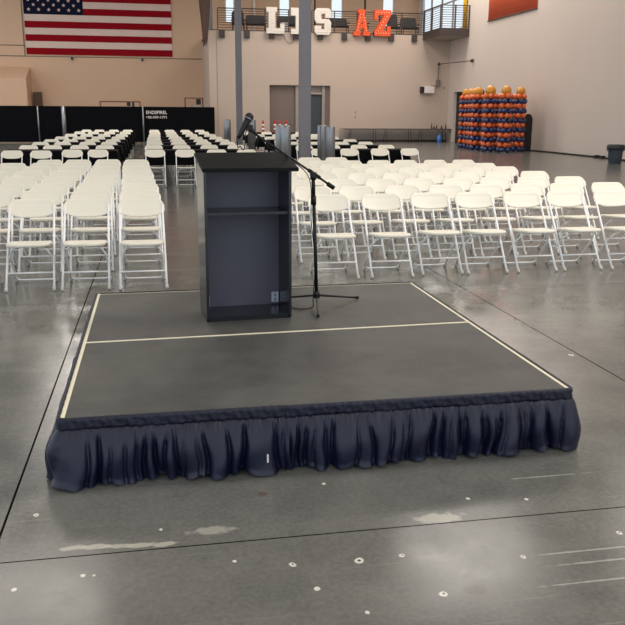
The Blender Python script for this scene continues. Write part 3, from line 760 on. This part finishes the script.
def skirt(pts, name_label, seed, flare, zt=ZS+.004, botz=.004, amp=1):
    """gathered cloth hung along the path, outward is to the right of travel"""
    rnd = random.Random(seed); L, f = path(pts)
    cre = []; s = .01
    while s < L:
        cre.append((s, rnd.uniform(.45, 1.25), rnd.uniform(-.035, .035), rnd.uniform(0, .35), rnd.uniform(.004, .009))); s += rnd.choice((rnd.uniform(.03, .055), rnd.uniform(.055, .14)))
    small = [(rnd.uniform(0, L), rnd.uniform(.003, .007), rnd.uniform(.005, .012), rnd.uniform(.12, .5)) for _ in range(int(L*55))]
    N = max(40, int(L/.0052)); Mv = 34; vs = []; fs = []
    def off(s, q):
        v = 0
        for c0, am, sl, q0, w0 in cre:
            x = s-c0-sl*q
            if abs(x) > .1: continue
            v += am*min(1, max(0, (q-q0*.6)/.35+.35))*math.exp(-(abs(x)/(w0+.011*q))**1.1)
        big = (.35-v)*.066*(q**.55)
        tiny = 0
        for c0, wd, am, ln in small:
            x = s-c0
            if abs(x) < .03: tiny += am*math.exp(-(x/wd)**2)*max(0, 1-abs(q-.05)/ln)
        wob = .012*math.sin(s*9+seed)*q + .008*math.sin(s*21+q*6+seed)*q
        puff = .022*math.sin(min(1, q*1.1)*PI)
        return amp*(big+tiny*.8+wob+puff) + flare*(q**1.1)
    for j in range(Mv+1):
        q = j/Mv
        for i in range(N+1):
            s = L*i/N; p0, d, nrm = f(s)
            o_ = max(.004, .010 + off(s, q))
            hem = botz + .008*(math.sin(s*7.3+seed)+1)*.5 + max(0, .012*math.sin(s*31+seed))
            z = (zt-.05)*(1-q) + hem*q
            p = p0 + nrm*o_ + d*(.008*math.sin(q*6+s*11)*q)
            vs.append((p.x, p.y, z))
    for j in range(Mv):
        for i in range(N):
            k = j*(N+1)+i; fs.append((k, k+1, k+N+2, k+N+1))
    th = thing('stage_skirt', name_label, 'skirt', (0, 0, 0), 0, 'navy pleated stage skirts')
    MB().faces(vs, fs, smooth=True).build('pleated_drop', M_blue, th)
    vs = []; fs = []; prof = [(-.006, .002), (.004, .004), (.012, 0), (.0145, -.014), (.012, -.026), (.0155, -.038), (.013, -.052), (.006, -.055)]
    for o_, z in prof:
        for i in range(N+1):
            s = L*i/N; rp = .0026*math.sin(s*170+seed+z*60)+.002*math.sin(s*67+z*120)
            zz = zt+z+(.003*math.sin(s*13+seed) if z < -.02 else 0)
            p0, d, nrm = f(s); p = p0+nrm*(o_+rp*(1 if z < -.005 else .3)); vs.append((p.x, p.y, zz))
    for j in range(len(prof)-1):
        for i in range(N):
            k = j*(N+1)+i; fs.append((k, k+1, k+N+2, k+N+1))
    MB().faces(vs, fs, smooth=True).build('header_band', M_band, th)
    return th
seam = FL.lerp(FR, .418)
skirt([BL, FL, seam], 'navy pleated skirt wrapping the left side and left half of the stage front', 3, .055)
skirt([seam+Vector((-.01, -.006)), FR, BR], 'navy pleated skirt on the right half of the stage front', 11, .05)
skirt([BR, BL], 'navy pleated skirt along the back of the stage', 9, .02, amp=.6)
tag(MB().box(.911, .919, -.118, -.112, .085, .125, bev=.002).build('paper_tag', M_unit), 'small white tag stuck on the skirt at the seam of the stage front', 'tag')

# ------------------------------------------------------------------ lectern
th = math.atan2(.042, .554)
t = thing('wooden_lectern', 'black open-backed lectern with a slanted top standing on the stage', 'lectern', (.752, 1.607, ZS+.001), th)
Wl, Dl, pt = .562, .335, .018
HF, HB = .968, 1.035
def sidepanel(x0, x1):
    pts = [(.012, 0), (Dl-.03, 0), (Dl, .05), (Dl, HB), (0, HF), (0, .02)]
    return MB().prism(pts, lambda u, v, q: (q, u, v), x0, x1)
sidepanel(0, pt).build('side_panel', M_lect, t); sidepanel(Wl-pt, Wl).build('side_panel', M_lect, t)
MB().box(pt, Wl-pt, Dl-.03, Dl-.012, .0, HB-.03).build('front_panel', M_lectin, t)
MB().box(pt, Wl-pt, .012, Dl-.03, .0, .03).build('bottom_panel', M_lect, t)
MB().box(pt, Wl-pt, .02, Dl-.031, .685, .705, bev=.002).build('shelf', M_lect, t)
b = MB(); y0, y1 = -.04, Dl+.015; zf, zb = HF-.006, HB+.006
pts = [(y0, zf), (y1, zb), (y1, zb+.024), (y0, zf+.024)]
b.prism(pts, lambda u, v, q: (q, u, v), -.012, Wl+.038)
es = b.bm.edges[:]; bmesh.ops.bevel(b.bm, geom=es, offset=.003, segments=2, affect='EDGES')
b.build('slanted_top', M_lecttop, t)
o = MB().box(Wl-pt-.055, Wl-pt-.005, Dl-.046, Dl-.031, .045, .115, bev=.003).build('outlet_plate', M_plate, t)
MB().box(Wl-pt-.038, Wl-pt-.022, Dl-.049, Dl-.046, .085, .103).box(Wl-pt-.038, Wl-pt-.022, Dl-.049, Dl-.046, .055, .073).build('socket', M_steel, o)
MB().box(pt, pt+.006, .03, .036, .1, .165).build('latch', M_plate, t)

# ------------------------------------------------------------------ microphone stand
hub = Vector((1.534, 1.925, ZS+.085))
t = thing('microphone_stand', 'black tripod boom microphone stand right of the lectern', 'microphone stand', (1.534, 1.925, ZS))
def lo(p): return Vector(p) - Vector((1.534, 1.925, ZS))
clutch = Vector((1.503, 1.92, 1.224))
for f_ in ((1.883, 2.122, ZS), (1.485, 1.615, ZS), (1.315, 2.20, ZS)):
    f_ = Vector(f_); f_.z = ZS+.011
    o = MB().tube([lo(hub), lo(hub.lerp(f_, .9)), lo(f_)], .0075, 8).build('leg', M_mic, t)
    MB().tube([lo(hub.lerp(f_, .94)), lo(f_)], .0105, 8).build('rubber_foot', M_rubber, o)
MB().tube([lo(hub+Vector((0, 0, -.02))), lo(hub+Vector((0, 0, .03)))], .022, 12).build('hub', M_mic, t)
dv = (clutch-hub)
MB().tube([lo(hub), lo(hub+dv*.80)], .0125, 12).build('pole', M_mic, t)
MB().tube([lo(hub+dv*.76), lo(hub+dv*.83)], .017, 12).build('collar', M_rubber, t)
MB().tube([lo(hub+dv*.83), lo(clutch)], .0125, 12).build('upper_pole', M_mic, t)
head = Vector((1.045, 1.80, 1.532)); tail = Vector((1.655, 1.96, 1.132))
MB().tube([lo(clutch+Vector((0, -.01, -.03))), lo(clutch+Vector((0, -.01, .02)))], .022, 12).tube([lo(clutch+Vector((.0, -.04, .0))), lo(clutch+Vector((0, .03, 0)))], .018, 12).build('clutch', M_mic, t)
bd = (tail-head).normalized()
o = MB().tube([lo(head), lo(clutch.lerp(tail, .0)+Vector((0, 0, .012))), lo(tail)], .0075, 10).build('boom', M_mic, t)
MB().tube([lo(tail-bd*.055), lo(tail)], .0155, 12).build('counterweight', M_rubber, o)
MB().tube([lo(clutch+Vector((0, 0, .012))-bd*.04), lo(clutch+Vector((0, 0, .012))+bd*.06)], .013, 10).build('boom_sleeve', M_mic, o)
MB().box(*[v for v in (lo(head).x-.012, lo(head).x+.04, lo(head).y-.012, lo(head).y+.012, lo(head).z-.012, lo(head).z+.022)], bev=.003).build('microphone_clip', M_mic, t)
# microphone held by the clip
mp0, mp1 = Vector((1.062, 1.79, 1.602)), Vector((1.000, 1.76, 1.498))
t2 = thing('microphone', 'black handheld microphone clipped to the end of the boom', 'microphone', mp0)
dm = (mp1-mp0).normalized(); L0 = lambda p: Vector(p)-mp0
MB().tube([L0(mp0+dm*.015), L0(mp0+dm*.04), L0(mp0+dm*.1), L0(mp1), L0(mp1+dm*.03)], [.022, .021, .018, .015, .012], 14).build('handle', M_mic, t2)
MB().sphere((0, 0, 0), .028, 18, 12).build('grille', M_rubber, t2)
MB().tube([L0(mp0+dm*.012), L0(mp0+dm*.02)], .0275, 16).build('collar', M_steel, t2)
e = mp1+dm*.03
pts = [e, e+Vector((-.005, .0, -.03)), e+Vector((.0, .01, -.06)), Vector((1.0, 1.78, 1.42)), Vector((1.02, 1.80, 1.397)), Vector((1.035, 1.82, 1.42)), Vector((1.04, 1.81, 1.50)), head+Vector((.03, 0, .0)), head.lerp(clutch, .3)+Vector((0, 0, -.02)), head.lerp(clutch, .6)+Vector((0, -.01, -.006)), clutch+Vector((-.03, -.02, -.02)), clutch+Vector((-.015, -.02, -.3)), hub+Vector((-.018, -.02, .25)), hub+Vector((-.03, -.03, -.02)), Vector((1.50, 1.90, ZS+.006)), Vector((1.40, 1.86, ZS+.006)), Vector((1.34, 1.95, ZS+.006))]
def smooth(p, n=6):
    out = []
    for i in range(len(p)-1):
        a, b_, c, d = p[max(0, i-1)], p[i], p[i+1], p[min(len(p)-1, i+2)]
        for k in range(n):
            s = k/n; out.append(.5*((2*b_)+(c-a)*s+(2*a-5*b_+4*c-d)*s*s+(3*b_-a-3*c+d)*s**3))
    return out+[p[-1]]
o = tag(MB().tube(smooth(pts), .0035, 6).build('microphone_cable', M_rubber), 'thin black cable running from the microphone down the stand', 'cable')
